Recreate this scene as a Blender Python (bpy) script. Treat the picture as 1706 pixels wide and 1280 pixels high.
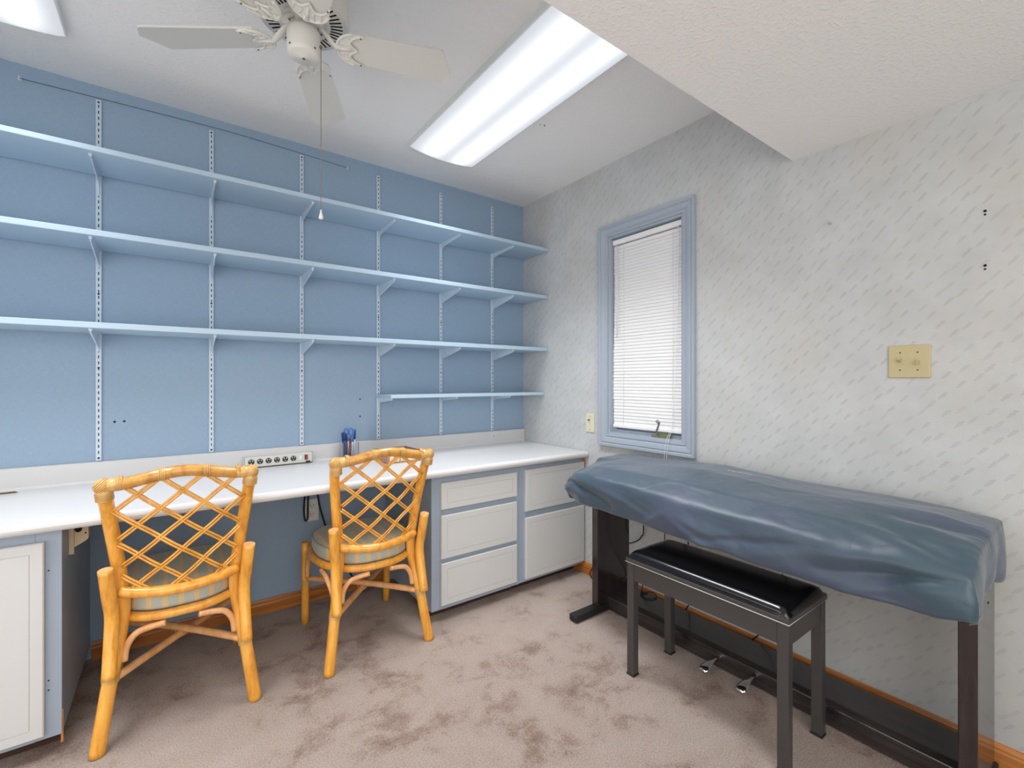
import bpy, bmesh, math, random
from mathutils import Vector, Matrix, noise
random.seed(7)
PI = math.pi
sc = bpy.context.scene
COL = sc.collection
for _o in list(bpy.data.objects): bpy.data.objects.remove(_o)

# ------------------------------------------------------------------ camera
F_PX, YAW, CY = 762.6044, 0.6347, 635.16
cam_d = bpy.data.cameras.new('camera')
cam = bpy.data.objects.new('camera', cam_d); COL.objects.link(cam)
cam_d.sensor_fit = 'HORIZONTAL'; cam_d.sensor_width = 36.0
cam_d.lens = 36.0 * F_PX / 1706.0
cam_d.shift_y = (CY - 640.0) / 1706.0
cam_d.clip_start = 0.02
cam.location = (-2.0333, -2.6223, 1.1788)
cam.rotation_euler = (PI/2, 0, -YAW)
sc.camera = cam

# ------------------------------------------------------------------ world, light, exposure
w = bpy.data.worlds.new('world'); sc.world = w; w.use_nodes = True
wn = w.node_tree; wn.nodes.clear()
bg = wn.nodes.new('ShaderNodeBackground'); wo = wn.nodes.new('ShaderNodeOutputWorld')
sky = wn.nodes.new('ShaderNodeTexSky'); sky.sky_type = 'NISHITA'; sky.sun_disc = False; sky.sun_elevation = math.radians(35)
bg.inputs['Strength'].default_value = 0.25
wn.links.new(sky.outputs[0], bg.inputs[0]); wn.links.new(bg.outputs[0], wo.inputs[0])
sc.view_settings.view_transform = 'Standard'; sc.view_settings.look = 'None'
sc.view_settings.exposure = 0.12; sc.view_settings.gamma = 1.0
try: sc.view_settings.use_curve_mapping = False
except Exception: pass
LENS = 1.45          # brightness of the fluorescent diffusers

def area(name, loc, size, power, color, rot, spread=180):
    l = bpy.data.lights.new(name, 'AREA'); l.shape = 'RECTANGLE'; l.size, l.size_y = size
    l.energy = power; l.color = color; l.spread = math.radians(spread)
    o = bpy.data.objects.new(name, l); COL.objects.link(o); o.location = loc; o.rotation_euler = rot
    return o
# added unseen fill lights: overhead behind the camera, by the front and left walls
area('rear_fill_light', (-1.9, -3.35, 2.05), (1.6, 0.9), 13, (1.0, 0.97, 0.92), (0, 0, 0))  # added overhead fill, no fixture stands here
area('front_fill_light', (-2.2, -4.1, 1.1), (2.8, 1.9), 29, (0.99, 0.99, 0.99), (PI/2, 0, 0))  # added broad fill, the front wall has no window
area('left_fill_light', (-3.52, -1.9, 1.15), (2.0, 1.9), 13, (0.98, 0.99, 1.0), (PI/2, 0, -PI/2))  # added side fill, the left wall has no doorway
# the tubes of the two fluorescent fixtures throw most of their light straight down through the prismatic lens
for _x in (-.848, -2.54):
    area('fluorescent_tube_light', (_x, -.98, 2.385), (.34, 1.15), 11.5, (0.98, 0.99, 1.0), (0, 0, 0), 104)

# ------------------------------------------------------------------ node helpers
class NT:
    def __init__(s, name):
        s.m = bpy.data.materials.new(name); s.m.use_nodes = True
        s.t = s.m.node_tree; s.t.nodes.clear()
        s.out = s.n('ShaderNodeOutputMaterial')
    def n(s, typ, **kw):
        nd = s.t.nodes.new(typ)
        for k, v in kw.items(): setattr(nd, k, v)
        return nd
    def put(s, sock, v):
        if isinstance(v, bpy.types.NodeSocket): s.t.links.new(v, sock)
        elif isinstance(v, (tuple, list)) and len(v) == 3 and sock.type == 'RGBA': sock.default_value = (*v, 1)
        else: sock.default_value = v
    def math(s, op, a, b=0.0, c=None):
        nd = s.n('ShaderNodeMath', operation=op); s.put(nd.inputs[0], a)
        if len(nd.inputs) > 1: s.put(nd.inputs[1], b)
        if c is not None: s.put(nd.inputs[2], c)
        return nd.outputs[0]
    def mix(s, f, a, b):
        nd = s.n('ShaderNodeMix', data_type='RGBA'); s.put(nd.inputs[0], f); s.put(nd.inputs[6], a); s.put(nd.inputs[7], b)
        return nd.outputs[2]
    def pos(s):
        return s.n('ShaderNodeNewGeometry').outputs['Position']
    def obj(s):
        return s.n('ShaderNodeTexCoord').outputs['Object']
    def map(s, v, scale=(1,1,1), rot=(0,0,0), loc=(0,0,0)):
        nd = s.n('ShaderNodeMapping'); s.put(nd.inputs[0], v); nd.inputs['Scale'].default_value = scale
        nd.inputs['Rotation'].default_value = rot; nd.inputs['Location'].default_value = loc
        return nd.outputs[0]
    def noise(s, v, scale, detail=2.0, rough=.5, dist=0.0):
        nd = s.n('ShaderNodeTexNoise'); s.put(nd.inputs['Vector'], v); nd.inputs['Scale'].default_value = scale
        nd.inputs['Detail'].default_value = detail; nd.inputs['Roughness'].default_value = rough
        nd.inputs['Distortion'].default_value = dist
        return nd.outputs['Fac']
    def ramp(s, f, stops):
        nd = s.n('ShaderNodeValToRGB'); s.put(nd.inputs[0], f); r = nd.color_ramp
        while len(r.elements) < len(stops): r.elements.new(.5)
        for e, (p, c) in zip(r.elements, stops):
            e.position = p; e.color = (*c, 1) if len(c) == 3 else c
        return nd.outputs[0]
    def bump(s, h, strength=.3, dist=.01):
        nd = s.n('ShaderNodeBump'); s.put(nd.inputs['Height'], h); nd.inputs['Strength'].default_value = strength
        nd.inputs['Distance'].default_value = dist
        return nd.outputs[0]
    def bsdf(s, color, rough=.5, metal=0.0, normal=None, spec=None, coat=None, sheen=None, trans=None, ior=None, alpha=None):
        b = s.n('ShaderNodeBsdfPrincipled'); s.put(b.inputs['Base Color'], color); s.put(b.inputs['Roughness'], rough)
        b.inputs['Metallic'].default_value = metal
        if normal is not None: s.put(b.inputs['Normal'], normal)
        if spec is not None: b.inputs['Specular IOR Level'].default_value = spec
        if coat is not None: b.inputs['Coat Weight'].default_value = coat; b.inputs['Coat Roughness'].default_value = .12
        if sheen is not None: b.inputs['Sheen Weight'].default_value = sheen; b.inputs['Sheen Roughness'].default_value = .4
        if trans is not None: b.inputs['Transmission Weight'].default_value = trans
        if ior is not None: b.inputs['IOR'].default_value = ior
        s.t.links.new(b.outputs[0], s.out.inputs[0]); return b

def lin(r, g, b):
    f = lambda c: (c/255/12.92) if c/255 <= .04045 else ((c/255+.055)/1.055)**2.4
    return (f(r), f(g), f(b))

M = {}
def simple(key, rgb, rough=.5, metal=0.0, **kw):
    t = NT(key); t.bsdf(lin(*rgb), rough, metal, **kw); M[key] = t.m; return t.m

# wallpaper: pale grey with clusters of fine slanting dashes
t = NT('wallpaper')
sep = t.n('ShaderNodeSeparateXYZ'); t.put(sep.inputs[0], t.pos())
cmb = t.n('ShaderNodeCombineXYZ'); t.put(cmb.inputs[0], t.math('MULTIPLY', sep.outputs[1], -1.0)); t.put(cmb.inputs[1], sep.outputs[2])
uv = cmb.outputs[0]
uvr = t.map(uv, rot=(0, 0, math.radians(-38)))
vor = t.n('ShaderNodeTexVoronoi', voronoi_dimensions='2D'); t.put(vor.inputs['Vector'], uvr)
vor.inputs['Scale'].default_value = 21.5; vor.inputs['Randomness'].default_value = .5
sub = t.n('ShaderNodeVectorMath', operation='SUBTRACT'); t.put(sub.inputs[0], uvr); t.put(sub.inputs[1], vor.outputs['Position'])
s2 = t.n('ShaderNodeSeparateXYZ'); t.put(s2.inputs[0], sub.outputs[0])
cs = t.n('ShaderNodeSeparateColor'); t.put(cs.inputs[0], vor.outputs['Color'])
a, b_ = s2.outputs[0], s2.outputs[1]
lines = None
for off, sh, L in ((-.0034, -.004, .0115), (0.0, .001, .0165), (.0034, .005, .0115)):
    d = t.math('ABSOLUTE', t.math('SUBTRACT', b_, off))
    inb = t.math('LESS_THAN', d, .00046)
    sh2 = t.math('MULTIPLY_ADD', cs.outputs[0], .006, sh-.003)
    ina = t.math('LESS_THAN', t.math('ABSOLUTE', t.math('SUBTRACT', a, sh2)), L)
    l_ = t.math('MULTIPLY', inb, ina)
    lines = l_ if lines is None else t.math('MAXIMUM', lines, l_)
dd = t.math('ADD', t.math('POWER', t.math('SUBTRACT', a, .008), 2.0), t.math('POWER', t.math('SUBTRACT', b_, .0062), 2.0))
dot = t.math('LESS_THAN', dd, .0000014)
ink = t.math('MULTIPLY', t.math('MAXIMUM', lines, dot), t.math('MULTIPLY_ADD', cs.outputs[1], .30, .32))
mott = t.noise(uv, 6.0, 5.0, .65)
pap = t.ramp(mott, [(.35, lin(196,199,200)), (.65, lin(205,208,209))])
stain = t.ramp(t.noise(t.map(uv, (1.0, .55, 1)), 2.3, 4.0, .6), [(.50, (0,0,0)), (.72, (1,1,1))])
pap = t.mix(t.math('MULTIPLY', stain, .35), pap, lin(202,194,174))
inkc = t.mix(cs.outputs[2], lin(96,100,104), lin(135,112,108))
colr = t.mix(ink, pap, inkc)
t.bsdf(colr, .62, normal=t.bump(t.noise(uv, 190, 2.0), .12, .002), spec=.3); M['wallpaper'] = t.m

# blue linen-look wall panelling
t = NT('blue_linen'); p = t.pos()
n1 = t.noise(t.map(p, (900, 900, 45)), 1.0, 1.0); n2 = t.noise(t.map(p, (45, 45, 900)), 1.0, 1.0)
h = t.math('ADD', n1, n2)
cc = t.ramp(t.math('MULTIPLY', h, .5), [(.35, lin(145,168,191)), (.65, lin(158,181,204))])
t.bsdf(cc, .7, normal=t.bump(h, .12, .001), spec=.3); M['blue_linen'] = t.m

t = NT('blue_shelf_paint'); p = t.pos()
t.bsdf(lin(180,203,221), .42, normal=t.bump(t.noise(p, 120), .05, .002)); M['blue_shelf_paint'] = t.m
simple('pale_blue_metal', (205,220,233), .35)
simple('blue_trim', (170,181,194), .35)
simple('slot_black', (14,16,22), .8)
simple('hole_dark', (45,45,50), .8)

t = NT('plaster'); p = t.pos()
hh = t.math('ADD', t.math('SMOOTH_MAX', t.noise(p, 92, 3.0, .5, .2), .5, .15), t.math('MULTIPLY', t.noise(p, 170, 2.0), .12))
t.bsdf(lin(243,243,242), .8, normal=t.bump(hh, .5, .009), spec=.2); M['plaster'] = t.m
simple('room_paint', (226,222,214), .8)

# carpet
t = NT('carpet'); p = t.pos()
blot = t.noise(p, 7.0, 5.0, .64, .3)
blot2 = t.noise(t.map(p, loc=(3.1, 7.7, 0)), 2.1, 2.0, .5)
bm_ = t.math('ADD', t.math('MULTIPLY', blot, .72), t.math('MULTIPLY', blot2, .28))
g0 = t.noise(p, 120, 3.0, .7)
bm_ = t.math('ADD', bm_, t.math('MULTIPLY', t.math('SUBTRACT', g0, .5), .28))
c1 = t.ramp(bm_, [(.33, lin(160,126,112)), (.41, lin(196,168,154)), (.48, lin(224,202,190)), (.7, lin(234,215,204))])
fib = t.noise(p, 230, 4.0, .8); fib2 = t.noise(p, 120, 3.0, .7)
c2 = t.mix(t.ramp(fib, [(.36, (1,1,1)), (.54, (0,0,0))]), c1, t.mix(.62, c1, lin(112,86,72)))
hgt = t.math('ADD', t.math('MULTIPLY', fib, .7), t.math('MULTIPLY', fib2, .6))
t.bsdf(c2, .95, normal=t.bump(hgt, 1.0, .016), spec=.1, sheen=.25); M['carpet'] = t.m

def wood(key, c1, c2, scale=(3, 40, 40), rough=.35):
    t = NT(key); p = t.pos()
    n = t.noise(t.map(p, scale), 1.0, 4.0, .6, .5)
    t.bsdf(t.ramp(n, [(.3, lin(*c1)), (.7, lin(*c2))]), rough, spec=.8 if rough < .2 else .5); M[key] = t.m
wood('oak_x', (150,86,36), (196,126,62), (3, 50, 50)); wood('oak_y', (176,104,46), (214,146,82), (50, 3, 50))
wood('toe_kick', (58,36,28), (80,48,36), (3, 40, 40), .6)
wood('black_ash', (34,28,29), (56,47,47), (18, 60, 3), .14)
wood('black_ash_long', (38,33,34), (62,56,56), (60, 3, 60), .19)

# rattan
def rattan(key, c1, c2, c3):
    t = NT(key); p = t.obj()
    n = t.noise(t.map(p, (26, 26, 9)), 1.0, 4.0, .6, .4); n2 = t.noise(t.map(p, (120, 120, 14)), 1.0, 2.0)
    cc = t.ramp(t.math('ADD', t.math('MULTIPLY', n, .75), t.math('MULTIPLY', n2, .25)), [(.3, lin(*c1)), (.5, lin(*c2)), (.72, lin(*c3))])
    t.bsdf(cc, .28, coat=.35, normal=t.bump(n2, .08, .002)); M[key] = t.m
rattan('rattan', (208,134,40), (238,170,66), (250,194,98))
rattan('rattan_brown', (148,94,32), (200,144,66), (220,170,96))
rattan('rattan_pale', (214,150,92), (234,178,122), (240,194,142))
rattan('binding', (190,140,66), (214,168,96), (226,188,124))

# striped seat fabric (stripes run front to back)
t = NT('seat_fabric'); sp = t.n('ShaderNodeSeparateXYZ'); t.put(sp.inputs[0], t.obj())
x = sp.outputs[0]
fr = t.math('FRACT', t.math('MULTIPLY_ADD', x, 1/.0445, .5))
st = None
for c0 in (.30, .42, .54):
    l_ = t.math('LESS_THAN', t.math('ABSOLUTE', t.math('SUBTRACT', fr, c0)), .032)
    st = l_ if st is None else t.math('MAXIMUM', st, l_)
band = t.math('LESS_THAN', t.math('ABSOLUTE', t.math('SUBTRACT', fr, .42)), .17)
base = t.mix(t.noise(t.obj(), 300), lin(170,177,166), lin(186,191,178))
cb = t.mix(t.math('MULTIPLY', band, .6), base, lin(208,192,160))
t.bsdf(t.mix(st, cb, lin(228,184,118)), .75, sheen=.3, normal=t.bump(t.noise(t.obj(), 500), .15, .001)); M['seat_fabric'] = t.m
simple('piping', (150,164,160), .7)

t = NT('laminate'); t.bsdf(lin(212,212,213), .32, normal=t.bump(t.noise(t.pos(), 300), .03, .001)); M['laminate'] = t.m
t = NT('cabinet_paint'); t.bsdf(lin(158,172,188), .45, normal=t.bump(t.noise(t.pos(), 90), .05, .002)); M['cabinet_paint'] = t.m
t = NT('drawer_white'); t.bsdf(lin(210,212,212), .45, normal=t.bump(t.noise(t.map(t.pos(), (4, 90, 90)), 1.0), .05, .002)); M['drawer_white'] = t.m
simple('groove_grey', (165,166,164), .6)

# piano cover cloth: coated navy-green taffeta
t = NT('cover_cloth'); p = t.obj()
wv = t.noise(p, 3.0, 3.0, .6, .6)
wr = t.math('ADD', t.noise(p, 7.0, 2.0, .45, .3), t.math('MULTIPLY', t.noise(p, 26, 2.0), .05))
rid = t.math('ABSOLUTE', t.math('SUBTRACT', t.noise(t.map(p, (1.0, .7, 1.0)), 8.0, 2.0, .5, .2), .5))
wr = t.math('ADD', wr, t.math('MULTIPLY', t.math('MINIMUM', rid, .12), 1.6))
cc = t.mix(t.ramp(wv, [(.4, (0,0,0)), (.6, (1,1,1))]), lin(60,82,95), lin(71,82,104))
t.bsdf(cc, .42, normal=t.bump(wr, .22, .03), spec=.6, sheen=.3); M['cover_cloth'] = t.m
simple('cover_print', (240,242,248), .5)
t = NT('black_leather'); t.bsdf(lin(14,14,18), .16, normal=t.bump(t.noise(t.obj(), 260), .05, .001), spec=.6); M['black_leather'] = t.m
simple('silver_piping', (200,200,200), .3)
t = NT('bench_black'); t.bsdf(lin(66,64,64), .38, normal=t.bump(t.noise(t.pos(), 300), .04, .001)); M['bench_black'] = t.m
simple('dark_foot', (26,26,28), .5)
simple('chrome', (220,222,225), .12, 1.0)
simple('fan_white', (226,226,220), .35)
simple('fan_blade', (216,216,210), .4)
simple('screw', (110,108,100), .4, .6)
simple('brass_chain', (150,140,118), .35, .8)
simple('white_plastic', (232,232,230), .35)
simple('almond', (196,184,140), .35)
simple('almond_light', (226,222,196), .35)
simple('blind_white', (246,246,246), .5)
simple('crank_olive', (122,126,92), .4)
simple('crank_grey', (158,156,156), .35, .5)
simple('strip_body', (206,206,200), .4, .1)
simple('black_plastic', (38,40,44), .4)
simple('cord_black', (16,17,22), .5)
simple('red_switch', (190,30,34), .25)
simple('beige_plastic', (200,182,150), .45)
simple('fixture_white', (226,232,232), .4)
simple('nail_metal', (190,190,190), .3, .9)
simple('wire_grey', (62,82,104), .5, .3)
simple('pen_navy', (28,66,120), .35); simple('pen_blue', (44,104,190), .35); simple('pen_white', (206,216,232), .35)
simple('pen_red', (190,90,80), .4); simple('pen_brown', (120,84,60), .5); simple('blue_handle', (62,120,206), .3)
simple('box_brown', (112,72,60), .6); simple('box_pink', (190,140,118), .6); simple('box_cream', (226,212,180), .6)
t = NT('clear_acrylic'); t.bsdf((.97,.98,.99), .03, trans=1.0, ior=1.3); M['clear_acrylic'] = t.m
t = NT('window_glass'); t.bsdf((.95,.97,.98), .02, trans=1.0, ior=1.45); M['window_glass'] = t.m

# diffuser of the fluorescent fixtures: two tubes glow through the ribbed lens
t = NT('diffuser'); sp = t.n('ShaderNodeSeparateXYZ'); t.put(sp.inputs[0], t.obj())
g = None
for c0 in (-.088, .088):
    d = t.math('DIVIDE', t.math('SUBTRACT', sp.outputs[0], c0), .058)
    e = t.math('POWER', 2.718, t.math('MULTIPLY', t.math('POWER', t.math('ABSOLUTE', d), 2.0), -1.0))
    g = e if g is None else t.math('ADD', g, e)
rib = t.math('MULTIPLY_ADD', t.math('SINE', t.math('MULTIPLY', sp.outputs[0], 1100.0)), .03, 1.0)
rib2 = t.math('MULTIPLY_ADD', t.math('SINE', t.math('MULTIPLY', sp.outputs[1], 1100.0)), .03, 1.0)
endf = t.math('SUBTRACT', 1.0, t.math('POWER', t.math('ABSOLUTE', t.math('DIVIDE', sp.outputs[1], .63)), 14.0))
endf = t.math('MAXIMUM', endf, 0.1)
stg = t.math('MULTIPLY', t.math('MULTIPLY_ADD', t.math('MULTIPLY', g, endf), .55, .45), t.math('MULTIPLY', rib, rib2))
stg = t.math('MULTIPLY', stg, LENS)
em = t.n('ShaderNodeEmission'); t.put(em.inputs[0], lin(244,248,255)); t.put(em.inputs[1], stg)
t.t.links.new(em.outputs[0], t.out.inputs[0]); M['diffuser'] = t.m

# ------------------------------------------------------------------ mesh helpers
class MB:
    def __init__(s): s.bm = bmesh.new(); s.mi = 0
    def _add(s, t, mat=None):
        if mat is not None: bmesh.ops.transform(t, matrix=mat, verts=t.verts)
        vm = [s.bm.verts.new(v.co) for v in t.verts]; t.verts.index_update()
        for f in t.faces:
            try:
                nf = s.bm.faces.new([vm[v.index] for v in f.verts]); nf.material_index = s.mi; nf.smooth = f.smooth
            except ValueError: pass
        t.free()
    def box(s, x0, x1, y0, y1, z0, z1, b=0, seg=2, mat=None):
        t = bmesh.new(); bmesh.ops.create_cube(t, size=1)
        for v in t.verts:
            v.co = Vector(((x0+x1)/2 + v.co.x*(x1-x0), (y0+y1)/2 + v.co.y*(y1-y0), (z0+z1)/2 + v.co.z*(z1-z0)))
        if b: bmesh.ops.bevel(t, geom=t.edges[:], offset=b, segments=seg, affect='EDGES', profile=.5)
        s._add(t, mat); return s
    def prism(s, poly, lo, hi, axis='x', b=0, mat=None):
        """poly = 2D outline in the two other axes (cyclic order), extruded along axis"""
        t = bmesh.new()
        def P(u, v, w): return {'x': (w, u, v), 'y': (u, w, v), 'z': (u, v, w)}[axis]
        A = [t.verts.new(P(u, v, lo)) for u, v in poly]; B = [t.verts.new(P(u, v, hi)) for u, v in poly]
        n = len(poly)
        t.faces.new(A); t.faces.new(B[::-1])
        for i in range(n): t.faces.new([A[i], B[i], B[(i+1) % n], A[(i+1) % n]])
        bmesh.ops.recalc_face_normals(t, faces=t.faces[:])
        if b: bmesh.ops.bevel(t, geom=t.edges[:], offset=b, segments=1, affect='EDGES')
        s._add(t, mat); return s
    def tube(s, pts, r, seg=12, closed=False, cap=True, smooth_n=0, flat=1.0):
        pts = [Vector(p) for p in pts]
        if smooth_n: pts = catmull(pts, smooth_n, closed)
        n = len(pts)
        if not isinstance(r, (list, tuple)): rs = [r]*n
        else: rs = [r[0] + (r[-1]-r[0])*i/(n-1) if len(r) == 2 else r[min(int(i*len(r)/n), len(r)-1)] for i in range(n)]
        rings = []; prev = None
        for i, p in enumerate(pts):
            if closed: d = pts[(i+1) % n] - pts[i-1]
            else: d = pts[min(i+1, n-1)] - pts[max(i-1, 0)]
            d.normalize()
            if prev is None:
                up = Vector((0, 0, 1)) if abs(d.z) < .9 else Vector((1, 0, 0))
                u = d.cross(up).normalized()
            else:
                u = (prev - d*prev.dot(d)).normalized()
            prev = u; v = d.cross(u)
            rings.append([s.bm.verts.new(p + (u*math.cos(2*PI*k/seg) + v*math.sin(2*PI*k/seg)*flat)*rs[i]) for k in range(seg)])
        m = n if closed else n-1
        for i in range(m):
            A, B = rings[i], rings[(i+1) % n]
            for k in range(seg):
                f = s.bm.faces.new([A[k], A[(k+1) % seg], B[(k+1) % seg], B[k]]); f.smooth = True; f.material_index = s.mi
        if cap and not closed:
            for rg, fl in ((rings[0], True), (rings[-1], False)):
                f = s.bm.faces.new(rg[::-1] if fl else rg); f.material_index = s.mi
        return s
    def lathe(s, prof, c=(0, 0, 0), seg=32, mat=None, smooth=True):
        t = bmesh.new(); rings = []
        for r, z in prof:
            if r < 1e-6: rings.append([t.verts.new((0, 0, z))])
            else: rings.append([t.verts.new((r*math.cos(2*PI*k/seg), r*math.sin(2*PI*k/seg), z)) for k in range(seg)])
        for A, B in zip(rings, rings[1:]):
            for k in range(seg):
                q = [A[k % len(A)], A[(k+1) % len(A)], B[(k+1) % len(B)], B[k % len(B)]]
                q2 = []
                for v in q:
                    if v not in q2: q2.append(v)
                if len(q2) > 2:
                    f = t.faces.new(q2); f.smooth = smooth
        bmesh.ops.recalc_face_normals(t, faces=t.faces[:])
        mm = Matrix.Translation(Vector(c))
        if mat is not None: mm = mm @ mat
        s._add(t, mm); return s
    def build(s, name, mats, parent=None, world=True, sub=0, loc=None):
        off = Vector((0, 0, 0)); p = parent
        while p is not None: off += p.location; p = p.parent
        if not world: off = Vector((0, 0, 0))
        if loc is not None: off = off + Vector(loc)
        me = bpy.data.meshes.new(name)
        if off.length: bmesh.ops.translate(s.bm, vec=-off, verts=s.bm.verts[:])
        s.bm.normal_update(); s.bm.to_mesh(me); s.bm.free()
        for m in (mats if isinstance(mats, (list, tuple)) else [mats]): me.materials.append(M[m])
        o = bpy.data.objects.new(name, me); COL.objects.link(o)
        if loc is not None: o.location = loc
        if parent is not None: o.parent = parent
        if sub:
            md = o.modifiers.new('sub', 'SUBSURF'); md.levels = sub; md.render_levels = sub
        return o
def catmull(P, n, closed=False):
    out = []; m = len(P)
    for i in range(m if closed else m-1):
        if closed: p0, p1, p2, p3 = P[i-1], P[i], P[(i+1) % m], P[(i+2) % m]
        else: p0, p1, p2, p3 = P[max(i-1, 0)], P[i], P[i+1], P[min(i+2, m-1)]
        for k in range(n):
            t = k/n
            out.append(.5*((2*p1) + (p2-p0)*t + (2*p0-5*p1+4*p2-p3)*t*t + (3*p1-p0-3*p2+p3)*t**3))
    if not closed: out.append(P[-1])
    return out
def thing(name, label, cat, loc=(0, 0, 0), group=None):
    o = bpy.data.objects.new(name, None); COL.objects.link(o); o.location = loc; o.empty_display_size = .05
    o['label'] = label; o['category'] = cat
    if group: o['group'] = group
    return o
def tag(o, label, cat, group=None):
    o['label'] = label; o['category'] = cat
    if group: o['group'] = group
    return o
def struct(o): o['kind'] = 'structure'; return o
def copy_tree(o, parent=None):
    c = o.copy(); COL.objects.link(c); c.parent = parent
    for ch in list(o.children): copy_tree(ch, c)
    return c
def lerp(tab, x):
    if x <= tab[0][0]: return tab[0][1]
    for (a, b), (c, d) in zip(tab, tab[1:]):
        if x <= c: return b + (d-b)*(x-a)/(c-a)
    return tab[-1][1]

# ------------------------------------------------------------------ setting
XL, YF, H = -3.6, -4.2, 2.44
SY, SZ = -1.796, 2.078          # soffit edge and underside
W0, W1, WZ0, WZ1 = -1.300, -.812, .8725, 2.013      # window opening
struct(MB().box(XL-.1, .1, YF-.1, .1, -.1, 0).build('floor', 'carpet'))
m = MB(); m.box(XL-.1, .1, SY, .1, H, H+.1); m.box(XL-.1, .1, YF-.1, SY, SZ, H+.1)
struct(m.build('ceiling', 'plaster'))
struct(MB().box(XL-.1, .1, 0, .1, 0, H).build('wall_back', 'blue_linen'))
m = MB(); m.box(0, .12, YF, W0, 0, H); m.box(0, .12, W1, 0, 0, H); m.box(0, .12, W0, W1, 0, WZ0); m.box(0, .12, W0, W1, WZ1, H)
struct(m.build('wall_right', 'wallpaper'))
struct(MB().box(XL-.1, XL, YF, 0, 0, H).build('wall_left', 'room_paint'))
struct(MB().box(XL-.1, .1, YF-.1, YF, 0, H).build('wall_front', 'room_paint'))

bb = [(0, 0), (.013, 0), (.013, .046), (.010, .052), (.010, .058), (.006, .064), (.004, .070), (0, .071)]
m = MB(); m.prism([(-u, v) for u, v in bb], YF, -.62, 'y')
m.prism([(-u, v) for u, v in bb], -.62, -.01, 'y')
o = struct(m.build('baseboard_right', 'oak_y'))
m = MB(); m.prism([(-u, v) for u, v in bb], -2.318, -1.036, 'x'); m.prism([(-u, v) for u, v in bb], -3.6, -2.904, 'x')
struct(m.build('baseboard_back', 'oak_x'))

# window ---------------------------------------------------------------
def frame_ring(m, a0, a1, z0, z1, wd, x_in, x_out):
    """casing ring with moulded profile: opening a0..a1 (y), z0..z1, width wd outward, projecting -x"""
    prof = [(0, -.004), (.0, -.013), (.010, -.014), (.013, -.010), (.017, -.010), (.022, -.016), (.040, -.020), (.046, -.020), (.049, -.016), (.055, -.022), (wd, -.022), (wd, 0)]
    t = bmesh.new(); rings = []
    for d, xx in prof:
        rings.append([t.verts.new((xx, y, z)) for y, z in ((a0-d, z0-d), (a1+d, z0-d), (a1+d, z1+d), (a0-d, z1+d))])
    for A, B in zip(rings, rings[1:]):
        for k in range(4): t.faces.new([A[k], A[(k+1) % 4], B[(k+1) % 4], B[k]])
    bmesh.ops.recalc_face_normals(t, faces=t.faces[:])
    m._add(t)
m = MB(); frame_ring(m, W0, W1, WZ0, WZ1, .067, 0, 0)
win = struct(m.build('window_1', 'blue_trim'))
m = MB(); T = .012
m.box(-.004, .12, W0, W0+T, WZ0, WZ1); m.box(-.004, .12, W1-T, W1, WZ0, WZ1); m.box(-.004, .12, W0+T, W1-T, WZ0, WZ0+T); m.box(-.004, .12, W0+T, W1-T, WZ1-T, WZ1)
m.build('jamb', 'blue_trim', win)
m = MB(); a, b2, c, d = W0+T, W1-T, WZ0+T, WZ1-T
for g, xx in ((.016, .030), (.050, .058)):
    m.box(xx, .10, a, a+g, c, d, .002); m.box(xx, .10, b2-g, b2, c, d, .002)
    m.box(xx, .10, a+g, b2-g, c, c+g, .002); m.box(xx, .10, a+g, b2-g, d-g, d, .002)
m.build('sash', 'blue_trim', win)
MB().box(.078, .083, a+.045, b2-.045, c+.045, d-.045).build('pane', 'window_glass', win)
m = MB(); m.box(-.006, .018, -1.222, -1.110, .884, .902, .004); m.box(.0, .016, -1.20, -1.135, .900, .908, .003)
op = m.build('crank_base', 'crank_olive', win); op['label'] = 'olive green crank base'
m = MB(); m.tube([(-.004, -1.148, .903), (-.016, -1.150, .915), (-.024, -1.165, .940), (-.028, -1.176, .965)], .0055, 8, smooth_n=3)
m.tube([(-.028, -1.176, .962), (-.040, -1.168, .975)], .008, 10)
ck = m.build('crank_handle', 'crank_grey', op)

bl = thing('window_blind', 'closed white mini blind hanging inside the blue window frame', 'blind', (.028, -1.05, 1.97))
BY0, BY1 = W0+.016, -.829
MB().box(.012, .040, BY0, BY1, 1.965, 1.992, .003).build('headrail', 'blind_white', bl)
m = MB(); zt = 1.957; nsl = 57; pit = (zt-.932)/nsl
for i in range(nsl):
    z = zt - i*pit
    jit = random.uniform(-.0015, .0015) + (.004*math.exp(-((i-12)/6)**2))
    top = (.028+jit*.3, z+pit*.12); bot = (.0225+jit*.4, z-pit*1.08); mid = (.0238, z-pit*.45)
    y0 = BY0; y1 = BY1 + random.uniform(-.003, .001) - .004*math.sin(i*.11)
    vs = [m.bm.verts.new((p_[0], y, p_[1])) for y in (y0, y1) for p_ in (top, mid, bot)]
    for k in (0, 1): m.bm.faces.new([vs[k], vs[k+1], vs[k+4], vs[k+3]]).smooth = True
m.build('slats', 'blind_white', bl)
MB().box(.014, .036, BY0, BY1, .912, .930, .004).build('bottom_rail', 'blind_white', bl)
m = MB()
for y in (-1.225, -.905): m.tube([(.018, y, 1.965), (.0175, y, .93)], .0009, 5)
m.build('ladder_cord', 'blind_white', bl)
m = MB()
m.tube([(.010, -1.262, 1.966), (.008, -1.256, 1.5), (.004, -1.236, 1.0), (-.024, -1.226, .872), (-.028, -1.218, .76)], .0011, 5, smooth_n=5)
m.tube([(.010, -1.258, 1.966), (.008, -1.250, 1.5), (.004, -1.230, 1.0), (-.024, -1.214, .872), (-.028, -1.204, .76)], .0011, 5, smooth_n=5)
m.build('pull_cord', 'blind_white', bl)
m = MB(); m.tube([(.008, -.868, 1.966), (.004, -.870, 1.43)], .0028, 6)
m.build('tilt_wand', 'white_plastic', bl)

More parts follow.
